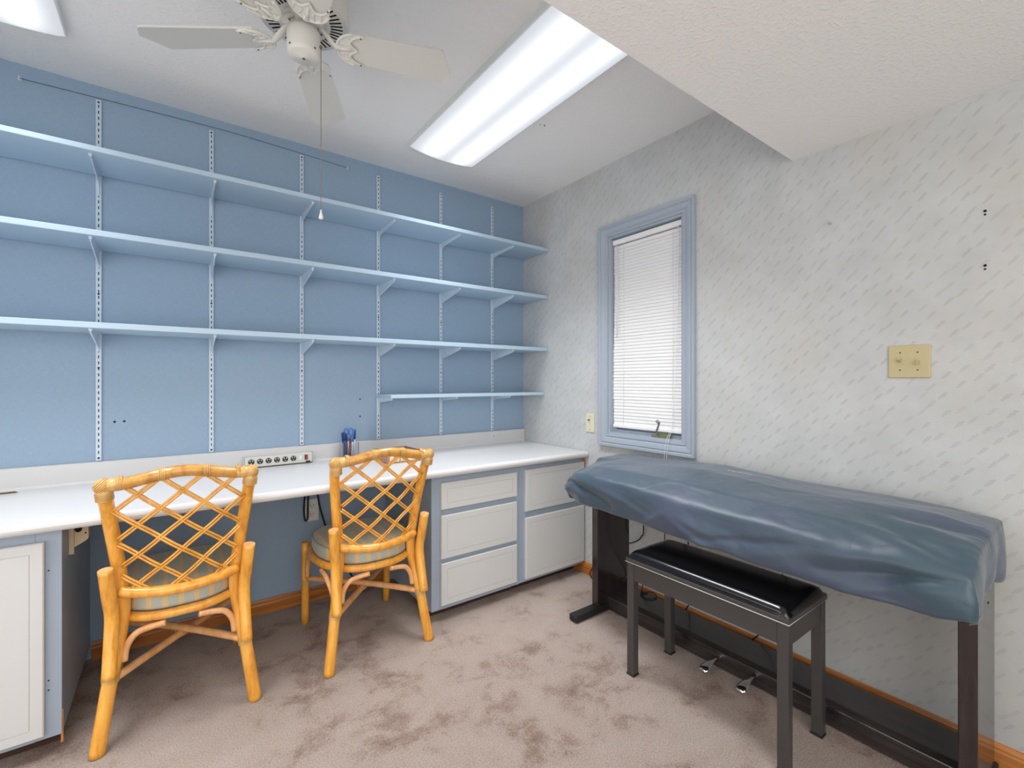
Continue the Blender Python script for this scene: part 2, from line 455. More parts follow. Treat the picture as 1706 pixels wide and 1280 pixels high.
# ------------------------------------------------------------------ shelving
SX = [-2.295, -1.893, -1.492, -1.077, -.670, -.277]
POSW = ['leftmost of six', 'second from the left', 'third from the left',
        'at the short shelf end', 'second from the room corner', 'nearest the room corner']
Z0S, Z1S = .839, 2.378
for i, x in enumerate(SX):
    m = MB(); m.box(x-.0095, x+.0095, -.010, 0, Z0S, Z1S, .0015, 1)
    m.mi = 1; z = Z0S+.03
    while z < Z1S-.02:
        m.box(x-.0016, x+.0016, -.0112, -.009, z, z+.0125); z += .0254
    m.mi = 2
    for zz in (Z0S+.012, 1.235, 1.55, Z1S-.012):
        m.lathe([(0, .0), (.0042, .0), (.0035, .002), (0, .003)], (x, -.010, zz), 10, Matrix.Rotation(PI/2, 4, 'X'))
    tag(m.build('shelf_standard', ['pale_blue_metal', 'slot_black', 'dark_foot']),
        'pale slotted metal shelf standard screwed to blue wall, ' + POSW[i], 'shelf standard', 'slotted standards on the blue wall')

def bracket(x, ztop, tip, curved, label):
    m = MB(); n = 10; y0 = -.010
    if curved:
        poly = [(y0, ztop), (-tip, ztop), (-tip, ztop-.012)]
        for k in range(n+1):
            u = k/n; y = -tip + (tip-.035)*u; poly.append((y, ztop-.012-.016*u))
        for k in range(1, n+1):
            a = PI/2*k/n; poly.append((-.035+.021*math.sin(a), ztop-.028-.055*(1-math.cos(a))))
        poly.append((y0, ztop-.088))
    else:
        poly = [(y0, ztop), (-tip, ztop), (-tip, ztop-.011), (-tip+.006, ztop-.017), (-.022, ztop-.062), (y0, ztop-.078)]
    m.prism(poly, x-.0022, x+.0022, 'x')
    m.box(x-.005, x+.005, -tip, y0, ztop-.002, ztop)
    m.box(x-.005, x+.005, -tip-.002, -tip, ztop-.010, ztop)
    tag(m.build('shelf_bracket', 'pale_blue_metal'), label, 'bracket', 'brackets under the blue shelves')
SHN = ['top', 'second', 'third', 'short lowest']
STN = ['leftmost standard', 'second standard from the left', 'third standard from the left', 'fourth standard from the left', 'fifth standard from the left', 'standard nearest the corner']
shelves = [(-3.4, 2.0735, .283, .021), (-3.4, 1.757, .275, .023), (-3.4, 1.404, .275, .023), (-1.090, 1.103, .235, .019)]
for k, (xl, zt, dep, th) in enumerate(shelves):
    m = MB(); m.box(xl, -.004, -dep, -.0125, zt-th, zt, .0018, 1)
    lb = ['long light blue shelf, topmost of the four on the blue wall', 'long light blue shelf, second from the top',
          'long light blue shelf, third from the top', 'short light blue shelf in the corner, lowest of the four'][k]
    tag(m.build('wall_shelf', 'blue_shelf_paint'), lb, 'shelf', 'light blue wall shelves')
    for i, x in enumerate(SX):
        if k == 3 and i < 3: continue
        bracket(x, zt-th, [.25, .25, .25, .212][k], k in (0, 3),
                'pale metal bracket under the %s shelf on the %s' % (SHN[k], STN[i]))
# picture wire and its two hooks
m = MB(); m.tube([(-2.526, -.010, 2.377), (-2.30, -.010, 2.3835), (-1.893, -.011, 2.393), (-1.70, -.011, 2.391), (-1.49, -.011, 2.384), (-1.257, -.010, 2.374)], .0012, 5, smooth_n=4)
tag(m.build('hanging_wire', 'wire_grey'), 'thin grey wire strung along blue wall above the shelf standards', 'wire')
for x, z, lb in ((-2.529, 2.378, 'small white wall hook holding the left end of the wire'), (-1.253, 2.374, 'small white wall hook holding the right end of the wire')):
    m = MB(); m.box(x-.006, x+.006, -.004, 0, z-.006, z+.010, .001, 1); m.tube([(x, 0, z), (x, -.016, z), (x, -.018, z+.006)], .002, 6)
    tag(m.build('wall_hook', 'pale_blue_metal'), lb, 'hook', 'hooks of the hanging wire')
for x, z, lb, c in ((-2.244, 1.002, 'dark screw hole in blue wall, left one of the close pair', 'slot_black'), (-2.212, 1.003, 'dark screw hole in blue wall, right one of the close pair', 'slot_black'),
                 (-1.181, 1.076, 'grey screw hole in blue wall above the pen cup, upper one', 'hole_dark'), (-1.181, .977, 'grey screw hole in blue wall above the pen cup, lower one', 'hole_dark')):
    m = MB(); m.lathe([(.0045, 0), (.0045, .0012), (.003, .0016), (0, .0008)], (x, 0, z), 12, Matrix.Rotation(PI/2, 4, 'X'))
    tag(m.build('screw_anchor', c), lb, 'screw hole', 'screw holes in the blue wall')

# ------------------------------------------------------------------ desk counter and cabinets
ZC, YC = .7493, -.6535
m = MB()
prof = [(-.001, ZC-.032), (-.60, ZC-.032), (-.60, ZC-.036)]
for k in range(9):
    a = PI*.5 + PI*k/8
    prof.append((YC+.017 + .017*math.cos(PI - (a-PI/2) + PI/2 - PI/2) if False else YC+.016-.016*math.sin(PI*k/8), ZC-.018-.018*math.cos(PI*k/8)))
prof += [(-.030, ZC), (-.024, ZC+.004), (-.021, ZC+.010), (-.021, ZC+.083), (-.017, ZC+.087), (-.001, ZC+.087)]
m.prism(prof, -3.5, -.004, 'x')
desk = thing('desk_counter', 'long white laminate desk counter with low backsplash along blue wall', 'counter', (-1.7, -.33, .7))
o = m.build('worktop', 'laminate', desk)
m = MB(); m.lathe([(0, 0), (.003, 0), (.003, .001), (0, .0015)], (-.275, -.0212, .803), 10, Matrix.Rotation(PI/2, 4, 'X')); m.build('screw', 'hole_dark', desk)

def front(m, x0, x1, z0, z1, y, th=.018, inset=.030):
    """slab drawer or door front with an incised groove line"""
    t = bmesh.new()
    rings = []
    g = .0022
    for d, yy in ((0, y+th), (0, y+.003), (.003, y), (inset, y), (inset+.0006, y+g), (inset+.0020, y+g), (inset+.0026, y)):
        rings.append([t.verts.new((xx, yy, zz)) for xx, zz in ((x0+d, z0+d), (x1-d, z0+d), (x1-d, z1-d), (x0+d, z1-d))])
    for A, B in zip(rings, rings[1:]):
        for k in range(4): t.faces.new([A[k], A[(k+1) % 4], B[(k+1) % 4], B[k]])
    t.faces.new(rings[-1]); t.faces.new(rings[0][::-1])
    bmesh.ops.recalc_face_normals(t, faces=t.faces[:])
    m._add(t)
YFc = -.606      # face frame plane
def cabinet(x0, x1, zb, label, fronts, name='base_cabinet', fr=.06, kind='drawer', loc=None, vertical=True):
    c = thing(name, label, 'cabinet', ((x0+x1)/2, -.3, 0), 'blue-grey cabinets under the counter')
    m = MB()
    m.box(x0, x0+.016, YFc+.018, -.016, zb, ZC-.033); m.box(x1-.016, x1, YFc+.018, -.016, zb, ZC-.033)
    m.box(x0+.016, x1-.016, YFc+.02, -.016, zb, zb+.016); m.box(x0+.016, x1-.016, -.022, -.016, zb, ZC-.033)
    m.build('body', 'cabinet_paint', c)
    m = MB()
    m.box(x0, x0+fr, YFc, YFc+.018, zb, ZC-.033, .001, 1); m.box(x1-fr, x1, YFc, YFc+.018, zb, ZC-.033, .001, 1)
    m.box(x0+fr, x1-fr, YFc, YFc+.018, zb, zb+.035); m.box(x0+fr, x1-fr, YFc, YFc+.018, ZC-.085, ZC-.033)
    for f in fronts[1:]: m.box(x0+fr, x1-fr, YFc, YFc+.018, f[3]-.01, f[3]+.05)
    m.build('face_frame', 'cabinet_paint', c)
    MB().box(x0+.01, x1-.01, YFc+.075, YFc+.09, 0, zb).build('toe_kick', 'toe_kick', c)
    for f in fronts:
        m = MB(); front(m, f[0], f[1], f[2], f[3], YFc-.019)
        m.build(kind, 'drawer_white', c)
    return c
cabinet(-1.033, -.500, .056, 'blue-grey cabinet with three white drawers beside the desk kneehole',
        [(-.988, -.526, .549, .681), (-.988, -.526, .308, .520), (-.988, -.526, .079, .286)])
cabinet(-.4995, -.004, .058, 'blue-grey cabinet with two white drawers against the wallpapered wall',
        [(-.464, -.009, .453, .685), (-.464, -.009, .076, .418)], fr=.05)
cl = cabinet(-2.90, -2.322, .060, 'blue-grey cabinet with one white door at the left edge of the photo',
        [(-2.86, -2.360, .077, .679)], kind='door', fr=.06)
MB().box(-.0115, -.0045, -.622, -.60, .60, .716).build('filler_strip', 'oak_y', bpy.data.objects['base_cabinet.001'])
m = MB(); m.box(-2.325, -2.3195, YFc+.004, YFc+.012, .030, .135); m.build('edge_strip', 'oak_y', cl)
for z in (.24, .21, .585):
    m = MB(); m.lathe([(0, 0), (.0022, 0), (.0022, .0015), (0, .002)], (-2.352, YFc, z), 8, Matrix.Rotation(PI/2, 4, 'X')); m.build('screw', 'slot_black', cl)
# beige bracket under the counter beside the left cabinet
br = thing('pencil_sharpener', 'small beige box with round black hole under desk edge beside left cabinet', 'pencil sharpener', (-2.31, -.47, .66))
m = MB(); m.box(-2.3215, -2.308, -.500, -.488, .594, .716, .001, 1); m.box(-2.3215, -2.310, -.488, -.44, .64, .716)
m.build('mounting_plate', 'beige_plastic', br)
m = MB(); m.prism([(-2.308, .716), (-2.272, .716), (-2.272, .640), (-2.280, .632), (-2.308, .615)], -.496, -.45, 'y', .001)
m.build('housing', 'beige_plastic', br)
m = MB(); m.lathe([(.0, .0), (.0095, .0), (.0095, .004), (.007, .005), (.006, .001), (0, .001)], (-2.297, -.497, .676), 18, Matrix.Rotation(PI/2, 4, 'X'))
m.lathe([(0, 0), (.0025, 0), (.0025, .001), (0, .001)], (-2.279, -.497, .660), 10, Matrix.Rotation(PI/2, 4, 'X'))
m.build('hole', 'slot_black', br)
m = MB(); m.tube([(-2.59, -.075, ZC+.003), (-2.528, -.0735, ZC+.003)], [.0035, .003], 7); m.tube([(-2.5285, -.0735, ZC+.003), (-2.520, -.0733, ZC+.0012)], [.003, .0006], 7)
tag(m.build('pencil', 'pen_brown'), 'thin brown pencil lying at the far left of the white counter', 'pencil')

# ------------------------------------------------------------------ power strip, outlet, cord
ps = thing('power_strip', 'long grey metal power strip standing against the white backsplash', 'power strip', (-1.605, -.045, ZC))
m = MB(); x0, x1 = -1.762, -1.449
RX = Matrix.Translation((0, -.030, .752)) @ Matrix.Rotation(math.radians(-6), 4, 'X') @ Matrix.Translation((0, .030, -.752))
m.box(x0, x1, -.060, -.024, .7515, .803, .004, 2, RX)
m.build('body', 'strip_body', ps)
for xx, nm in ((x0-.003, 0), (x1, 1)):
    MB().box(xx, xx+.003, -.064, -.024, .7515, .807, .001, 1, RX).build('end_plate', 'strip_body', ps)
for i in range(6):
    xx = -1.732 + i*.0379
    m = MB(); m.lathe([(0, 0), (.0135, 0), (.0135, .002), (.012, .003), (0, .003)], (0, 0, 0), 20, Matrix.Translation((xx, -.060, .778)) @ Matrix.Rotation(PI/2, 4, 'X'))
    bmesh.ops.transform(m.bm, matrix=RX, verts=m.bm.verts[:])
    so = m.build('socket', 'black_plastic', ps)
    m = MB(); m.box(xx-.007, xx-.004, -.0641, -.0628, .779, .788, mat=RX); m.box(xx+.004, xx+.007, -.0641, -.0628, .779, .788, mat=RX); m.box(xx-.002, xx+.002, -.0641, -.0628, .768, .773, mat=RX)
    m.build('slot', 'strip_body', so)
MB().box(-1.5155, -1.502, -.0625, -.060, .768, .790, .001, 1, RX).build('breaker', 'white_plastic', ps)
m = MB(); m.box(-1.4885, -1.4735, -.0620, -.060, .766, .791, mat=RX); sw = m.build('switch_frame', 'black_plastic', ps)
MB().box(-1.4855, -1.4765, -.065, -.062, .770, .787, .001, 1, RX).build('rocker', 'red_switch', sw)
m = MB(); m.box(-1.484, -1.462, -.066, -.060, .7525, .760, .002, 1, RX); m.build('cord_outlet', 'black_plastic', ps)

ou = thing('wall_outlet', 'white duplex wall outlet below the counter behind the right chair', 'outlet', (-1.4415, 0, .486))
MB().box(-1.4775, -1.4055, -.006, 0, .427, .545, .003, 2).build('cover_plate', 'white_plastic', ou)
for zc in (.508, .463):
    m = MB(); m.lathe([(0, 0), (.0165, 0), (.0165, .003), (.015, .004), (0, .004)], (-1.4415, -.005, zc), 20, Matrix.Rotation(PI/2, 4, 'X'))
    so = m.build('receptacle', 'white_plastic', ou)
    m = MB(); m.box(-1.4495, -1.4470, -.0102, -.0088, zc-.001, zc+.009); m.box(-1.436, -1.4335, -.0102, -.0088, zc-.001, zc+.009); m.box(-1.443, -1.440, -.0102, -.0088, zc-.011, zc-.006)
    m.build('slot', 'slot_black', so)
m = MB()
m.tube([(-1.472, -.06, .7165), (-1.482, -.045, .60), (-1.486, -.03, .50), (-1.480, -.03, .443), (-1.468, -.03, .455), (-1.466, -.03, .54), (-1.462, -.045, .65), (-1.440, -.07, .700), (-1.425, -.055, .60), (-1.412, -.04, .52), (-1.392, -.04, .44), (-1.365, -.035, .36), (-1.30, -.03, .22), (-1.22, -.03, .06), (-1.17, -.035, .012)], .0048, 8, smooth_n=5)
m.build('power_cord', 'cord_black', ps)

# ------------------------------------------------------------------ pen cup, pens, scissors, box
cx, cyy = -1.268, -.082
m = MB(); s_ = .040
m.box(cx-s_, cx+s_, cyy-s_, cyy+s_, ZC, ZC+.006, .001, 1)
for bx in ((cx-s_, cx-s_+.0025, cyy-s_, cyy+s_), (cx+s_-.0025, cx+s_, cyy-s_, cyy+s_), (cx-s_+.0026, cx+s_-.0026, cyy-s_, cyy-s_+.0025), (cx-s_+.0026, cx+s_-.0026, cyy+s_-.0025, cyy+s_)):
    m.box(*bx, ZC+.0062, ZC+.096)
tag(m.build('pen_cup', 'clear_acrylic'), 'clear square pen cup standing on the white counter', 'pen cup')
def pen(bx, by, tx, ty, L, mat, cap, label, r=.0042):
    z0 = ZC+.0075
    a = Vector((cx+bx, cyy+by, z0)); d = Vector((tx-bx, ty-by, L)).normalized()
    p = thing('pen', label, 'pen', a, 'pens in the clear cup')
    m = MB(); m.tube([a, a+d*.012], [.0012, r], 8); m.tube([a+d*.012, a+d*(L-.045)], r, 8); m.build('barrel', mat, p)
    m = MB(); m.tube([a+d*(L-.045), a+d*L], r+.0006, 8); c_ = m.build('cap', cap, p)
    m = MB(); q = a+d*(L-.04)+Vector((0, -r-.0016, 0)); m.tube([q, q+d*.036], .0012, 5); m.build('clip', cap, c_)
pen(-.020, -.024, -.034, -.026, .150, 'pen_navy', 'pen_navy', 'dark navy pen leaning in the left front of the clear cup', .0052)
pen(-.022, .010, -.033, .012, .142, 'pen_blue', 'pen_navy', 'blue pen with navy cap at the left rear of the cup', .0050)
pen(-.012, -.012, -.020, -.012, .138, 'pen_brown', 'pen_navy', 'brown pen with navy cap left of the scissors', .0045)
pen(.006, -.026, .014, -.030, .138, 'pen_white', 'pen_blue', 'white pen with blue cap in front of the scissors')
pen(.018, -.018, .026, -.024, .150, 'pen_white', 'pen_navy', 'white pen with navy cap, tallest at right of the cup')
pen(.024, .006, .034, .004, .158, 'pen_white', 'pen_blue', 'white pen with blue cap leaning against right side of cup')
pen(.012, .016, .016, .024, .126, 'pen_red', 'pen_red', 'short reddish pen low in the clear cup')
sci = thing('scissors', 'scissors with bright blue loop handles standing in the pen cup', 'scissors', (cx-.002, cyy, ZC+.008))
m = MB(); m.prism([(cx-.006, ZC+.010), (cx-.001, ZC+.010), (cx+.006, ZC+.115), (cx-.002, ZC+.115)], cyy-.0012, cyy+.0012, 'y')
m.prism([(cx+.000, ZC+.010), (cx+.004, ZC+.010), (cx+.000, ZC+.115), (cx-.008, ZC+.115)], cyy+.0013, cyy+.0035, 'y'); m.build('blades', 'chrome', sci)
for s in (-1, 1):
    m = MB(); pts = [(cx-.002+s*.013+.0105*math.cos(2*PI*k/14), cyy, ZC+.152+.020*math.sin(2*PI*k/14)) for k in range(14)]
    m.tube(pts, .0036, 8, closed=True); m.tube([(cx-.002+s*.008, cyy, ZC+.134), (cx-.002+s*.001, cyy, ZC+.104)], .0042, 8); m.build('handle', 'blue_handle', sci)
bx_ = thing('wooden_box', 'small reddish brown box with picture panels on counter behind right chair', 'box', (-1.055, -.235, ZC))
RZ = Matrix.Translation((-1.055, -.235, 0)) @ Matrix.Rotation(math.radians(2), 4, 'Z')
m = MB(); m.box(-.095, .095, -.105, .095, ZC+.0005, ZC+.048, .002, 1, RZ); m.build('body', 'box_pink', bx_)
m = MB(); m.box(-.098, .098, -.108, .098, ZC+.0485, ZC+.056, .002, 1, RZ); m.build('lid', 'box_brown', bx_)
m = MB()
for xa in (-.088, -.058, -.028): m.box(xa, xa+.022, -.1075, -.1052, ZC+.010, ZC+.042, mat=RZ)
m.box(.006, .088, -.1075, -.1052, ZC+.008, ZC+.020, mat=RZ); m.build('picture_panel', 'box_cream', bx_)

# ------------------------------------------------------------------ rattan chairs
def ring_pts(c, d, r, n=10):
    d = Vector(d).normalized(); up = Vector((0, 0, 1)) if abs(d.z) < .8 else Vector((0, 1, 0))
    u = d.cross(up).normalized(); v = d.cross(u)
    return [Vector(c) + (u*math.cos(2*PI*k/n)+v*math.sin(2*PI*k/n))*r for k in range(n)]
def wrap(m, c, d, r, n=4, pitch=.0048, t=.0022):
    d = Vector(d).normalized()
    for k in range(n):
        m.tube(ring_pts(Vector(c)+d*(k-(n-1)/2)*pitch, d, r, 14), t, 6, closed=True)
POLE = [(.219, 0, 0), (.204, .014, .11), (.188, .030, .222), (.170, .062, .33), (.160, .070, .42), (.163, .064, .50), (.181, .040, .65), (.197, .004, .79), (.203, -.030, .850)]
LOWZ = .480
def ztop(x): return .850 + .031*(.5+.5*math.cos(PI*min(1, abs(x)/.2)))
def yback(x, z):
    f = min(max((z-LOWZ)/(.86-LOWZ), 0), 1)
    ye = .056 + (-.030-.056)*f
    return ye - (.042 - .016*f)*(1-(x/.185)**2)
def xhalf(z): return .158 + (.193-.158)*min(max((z-.49)/.36, 0), 1)
def seat_loop(sc_=1.0, n=48):
    pts = []
    for k in range(n):
        a = 2*PI*k/n; ca, sa = math.cos(a), math.sin(a)
        e = 2.9
        x = math.copysign(abs(ca)**(2/e), ca); y = math.copysign(abs(sa)**(2/e), sa)
        wdt = .212 if y > 0 else .212 - .052*min(1, -y)**1.5
        yy = y*.232 - (.0 if y > 0 else 0)
        pts.append((x*wdt*sc_, .262 + yy*sc_, 0))
    return pts
def make_chair(label):
    c = thing('rattan_chair', label, 'chair', (0, 0, 0), 'rattan desk chairs')
    for s in (-1, 1):
        m = MB(); m.tube([(s*x, y, z) for x, y, z in POLE], [.0215, .0195], 14, smooth_n=5)
        for zz, k in ((.12, 1), (.60, 6)):
            pass
        lg = m.build('back_leg', 'rattan', c, world=False)
        m = MB(); wrap(m, (s*.188, .030, .218), (s*-.14, .14, 1), .0212, 6, .0044)
        m.build('binding', 'binding', lg, world=False)
        m = MB(); m.tube([(s*.190, -.008, .232), (s*.187, .018, .34), (s*.186, .030, .42), (s*.192, .022, .48), (s*.200, .006, .578)], .0195, 14, smooth_n=5)
        m.bm.faces.ensure_lookup_table(); m.bm.faces[-1].material_index = 1
        m.build('support_post', ['rattan', 'rattan_pale'], c, world=False)
        m = MB(); m.tube([(s*.204, .485, 0), (s*.205, .478, .20), (s*.206, .470, .40)], .0180, 14, smooth_n=3)
        fl = m.build('front_leg', 'rattan', c, world=False)
        m = MB(); wrap(m, (s*.205, .478, .205), (0, 0, 1), .0188, 6, .0044); m.build('binding', 'binding', fl, world=False)
    # top rail
    m = MB(); pts = [(x, yback(x, .87)+.002, ztop(x)) for x in [-.203, -.17, -.12, -.06, 0, .06, .12, .17, .203]]
    m.tube(pts, .0195, 14, smooth_n=4)
    tr = m.build('top_rail', 'rattan_brown', c, world=False); tr['label'] = 'browner arched top rail'
    for x in (-.056, .066):
        m = MB(); wrap(m, (x, yback(x, .87)+.002, ztop(x)), (1, 0, .0), .0203, 4); m.build('binding', 'binding', tr, world=False)
    for s in (-1, 1):
        m = MB(); cpt = Vector((s*.203, -.030, .850))
        n_ = Vector((s*.70, .05, .714)).normalized(); cj = cpt+Vector((-s*.001, -.001, .002))
        m.lathe([(.0238*math.sin(PI*q/10), -.0238*math.cos(PI*q/10)) for q in range(11)], cj, 18)
        m.tube([cj, cj+Vector((-s*.048, -.005, .003))], .0212, 14)
        m.tube([cj, cj+Vector((-s*.006, .011, -.045))], .0222, 14)
        for k in range(7):
            t_ = -.016+.0052*k
            m.tube(ring_pts(cj+n_*t_, n_, math.sqrt(.0243**2-t_*t_), 18), .0019, 5, closed=True)
        wrap(m, cpt+Vector((-s*.004, .006, -.032)), (s*.1, -.15, 1), .0222, 6, .0042, .0018)
        wrap(m, cpt+Vector((-s*.043, -.004, .010)), (1, 0, 0), .0208, 3, .0042, .0018)
        m.build('binding', 'binding', tr, world=False)
    # lower back rail
    m = MB(); m.tube([(x, yback(x, LOWZ)-.004, .487-.018*(1-(x/.165)**2)) for x in (-.165, -.12, -.06, 0, .06, .12, .165)], .0180, 14, smooth_n=4)
    m.build('lower_rail', 'rattan', c, world=False)
    # lattice
    m = MB(); S = .87
    for fam in (1, -1):
        for k in range(6):
            c0 = .485 + .070 + .103*k
            pts = []
            for i in range(61):
                xx = -.21 + .42*i/60
                z = c0 - S*(xx+.175)
                if z < .487-.016*(1-(xx/.165)**2) or z > ztop(xx)-.004 or abs(xx) > xhalf(z): continue
                wv = .0042*math.sin(PI*(z-.5)/.0515 + (PI if fam > 0 else 0) + k*PI)
                pts.append(Vector((fam*xx, yback(xx, z)+wv, z)))
            if len(pts) < 3: continue
            d = (pts[-1]-pts[0]).normalized(); pn = Vector((-d.z, 0, d.x)).normalized()*.0042
            for sg in (-1, 1): m.tube([p_+pn*sg for p_ in pts[::2]+[pts[-1]]], .0037, 7)
    m.build('lattice', 'rattan', c, world=False)
    # seat frame and cushion
    m = MB(); m.tube([(x, y, .383) for x, y, z in seat_loop(1.0)], .0158, 12, closed=True)
    m.tube([(-.19, .26, .381), (.19, .26, .381)], .012, 8)
    m.build('seat_frame', 'rattan', c, world=False)
    m = MB(); layers = [(.93, .3995), (.985, .402), (1.0, .412), (1.0, .445), (.985, .456), (.95, .461), (.80, .467), (.5, .471), (.2, .472)]
    rings = [[m.bm.verts.new((x*.985, y if y > .05 else y, z_)) for x, y, _ in seat_loop(sc_)] for sc_, z_ in layers]
    for A, B in zip(rings, rings[1:]):
        for k in range(len(A)): m.bm.faces.new([A[k], A[(k+1) % len(A)], B[(k+1) % len(A)], B[k]]).smooth = True
    m.bm.faces.new(rings[0][::-1]); m.bm.faces.new(rings[-1]).smooth = True
    cu = m.build('cushion', 'seat_fabric', c, world=False); cu['label'] = 'grey-green cushion with tan stripes'
    m = MB(); m.tube([(x*.975, y, .456) for x, y, z in seat_loop(.992)], .0032, 6, closed=True); m.build('piping', 'piping', cu, world=False)
    # crossed stretchers
    m = MB(); m.tube([(-.184, .034, .210), (0, .255, .206), (.203, .474, .208)], .0135, 10, smooth_n=4)
    m.tube([(.184, .034, .222), (0, .255, .226), (-.203, .474, .222)], .0135, 10, smooth_n=4)
    st = m.build('stretcher', 'rattan_pale', c, world=False)
    m = MB(); wrap(m, (0, .255, .216), (1, 1, 0), .021, 4, .005); m.build('binding', 'binding', st, world=False)
    # curved corner braces
    for s in (-1, 1):
        for pts in ([(s*.156, .044, .255), (s*.150, .046, .300), (s*.128, .042, .336), (s*.095, .034, .350), (s*.046, .026, .357)],
                    [(s*.180, .062, .250), (s*.188, .075, .300), (s*.196, .105, .336), (s*.200, .140, .352), (s*.203, .185, .358)],
                    [(s*.202, .452, .235), (s*.203, .446, .290), (s*.204, .420, .335), (s*.205, .385, .352), (s*.206, .345, .358)],
                    [(s*.190, .486, .240), (s*.182, .488, .300), (s*.155, .490, .338), (s*.120, .490, .352), (s*.080, .490, .356)]):
            m = MB(); m.tube(pts, .0105, 10, smooth_n=4); m.build('brace', 'rattan_pale', c, world=False)
    return c
ch = make_chair('lattice-back rattan chair with striped cushion, nearest the left cabinet')
ch.location = (-2.012, -.692, 0)
ch2 = copy_tree(ch); ch2.location = (-1.318, -.714, 0)
ch2['label'] = 'lattice-back rattan chair with striped cushion, beside the three white drawers'

# ------------------------------------------------------------------ digital piano under its cover
pi = thing('digital_piano', 'long black digital piano stand standing against the wallpapered wall', 'piano', (-.27, -1.68, 0))
PZ = .60
for s, (ya, yb) in enumerate(((-1.018, -.980), (-2.377, -2.338))):
    m = MB(); m.box(-.316, -.070, ya, yb, .036, .655, .002, 1)
    pn = m.build('side_panel', 'black_ash', pi)
    m = MB()
    if s == 1:
        for zz in (.585, .548): m.lathe([(0, 0), (.004, 0), (.004, .001), (0, .001)], (-.17, ya, zz), 10, Matrix.Rotation(PI/2, 4, 'X'))
        m.build('screw', 'slot_black', pn)
    m = MB(); yc = (ya+yb)/2
    m.box(-.470, -.045, yc-.026, yc+.026, .004, .036, .004, 1); m.build('foot', 'dark_foot', pi)
m = MB(); m.prism([(-.238, .006), (-.238, .066), (-.2365, .069), (-.213, .0785), (-.211, .079), (-.062, .079), (-.062, .006)], -2.337, -1.019, 'y'); m.build('pedal_board', 'black_ash_long', pi)
for yy in (-1.603, -1.752):
    m = MB(); t_ = bmesh.new()
    secs = [(-.232, .010, .036, .012), (-.262, .009, .037, .013), (-.290, .015, .035, .012), (-.318, .0195, .031, .010), (-.336, .017, .026, .008), (-.341, .011, .022, .004)]
    rg = []
    for x, hw, zc, th in secs:
        rg.append([t_.verts.new((x, yy+a_*hw, zc+b__*th/2)) for a_, b__ in ((-1, -.5), (-.7, -1), (.7, -1), (1, -.5), (1, .3), (.6, 1), (-.6, 1), (-1, .3))])
    for A, B in zip(rg, rg[1:]):
        for k in range(8): t_.faces.new([A[k], A[(k+1) % 8], B[(k+1) % 8], B[k]]).smooth = True
    t_.faces.new(rg[0]); t_.faces.new(rg[-1][::-1]); bmesh.ops.recalc_face_normals(t_, faces=t_.faces[:]); m._add(t_)
    m.build('pedal', 'chrome', pi)
m = MB(); m.box(-.470, -.068, -2.366, -.990, .6565, .690, .004, 1); m.box(-.30, -.075, -2.366, -.990, .690, .735, .004, 1)
m.build('keyboard_case', 'black_ash_long', pi)

BACK = [(-2.39, .770), (-2.343, .775), (-2.283, .783), (-2.157, .788), (-1.985, .788), (-1.823, .790), (-1.684, .797), (-1.549, .807), (-1.379, .799), (-1.212, .787), (-1.064, .783), (-.963, .779), (-.93, .772)]
FRONT = [(-2.385, .700), (-2.354, .703), (-2.247, .707), (-2.108, .704), (-1.942, .715), (-1.739, .714), (-1.485, .727), (-1.16, .742), (-1.02, .725), (-.95, .690)]
HEM = [(-2.385, .603), (-2.33, .586), (-2.259, .583), (-2.125, .573), (-1.963, .575), (-1.767, .588), (-1.521, .590), (-1.374, .594), (-1.113, .600), (-.95, .598)]
# creases of the front drape: (y, fraction of drop) to (y, fraction), depth, width
CREASE = [(-2.38, .12, -2.06, .62, -.024, .020), (-2.37, .02, -1.98, .22, .010, .022), (-2.36, .30, -2.12, 1.0, .012, .028), (-.97, .10, -1.26, .80, -.034, .018),
          (-1.00, .02, -1.42, .55, .012, .022), (-1.44, .95, -1.56, .30, .008, .012), (-1.56, .30, -1.80, .75, .009, .014), (-1.62, .15, -1.95, .55, -.007, .016),
          (-1.30, .25, -1.50, .62, -.007, .014), (-2.00, .40, -1.82, .95, .006, .016), (-1.10, .55, -1.30, 1.0, .007, .014)]
def cover_top(x, y):
    zb, zf = lerp(BACK, y), lerp(FRONT, y)
    u = (x+.06)/(-.50+.06)            # 0 at the back, 1 at the front
    u = min(max(u, 0), 1)
    prof = 0.02*u if u < .45 else .009 + (u-.45)/.55*.50 if u < .8 else .327 + (u-.8)/.2*.673
    # left end sinks earlier, where nothing stands under it
    if y > -1.10:
        k = min((y+1.10)/.15, 1); prof2 = 0.0 if u < .42 else .30*min((u-.42)/.06, 1) + max(0, (u-.48)/.52)*.70
        prof = prof*(1-k)+prof2*k
    return zb + (zf-zb)*prof
def folds(x, y, z):
    v = Vector((x*5, y*5, z*5))
    d = .007*noise.noise(v*.8) + .0022*noise.noise(v*2.1+Vector((4, 2, 9)))
    # soft ridges running along the cloth
    d += .0012*math.sin(14*x + 4*y + 3*noise.noise(Vector((x*2, y*2, 1))))
    return d
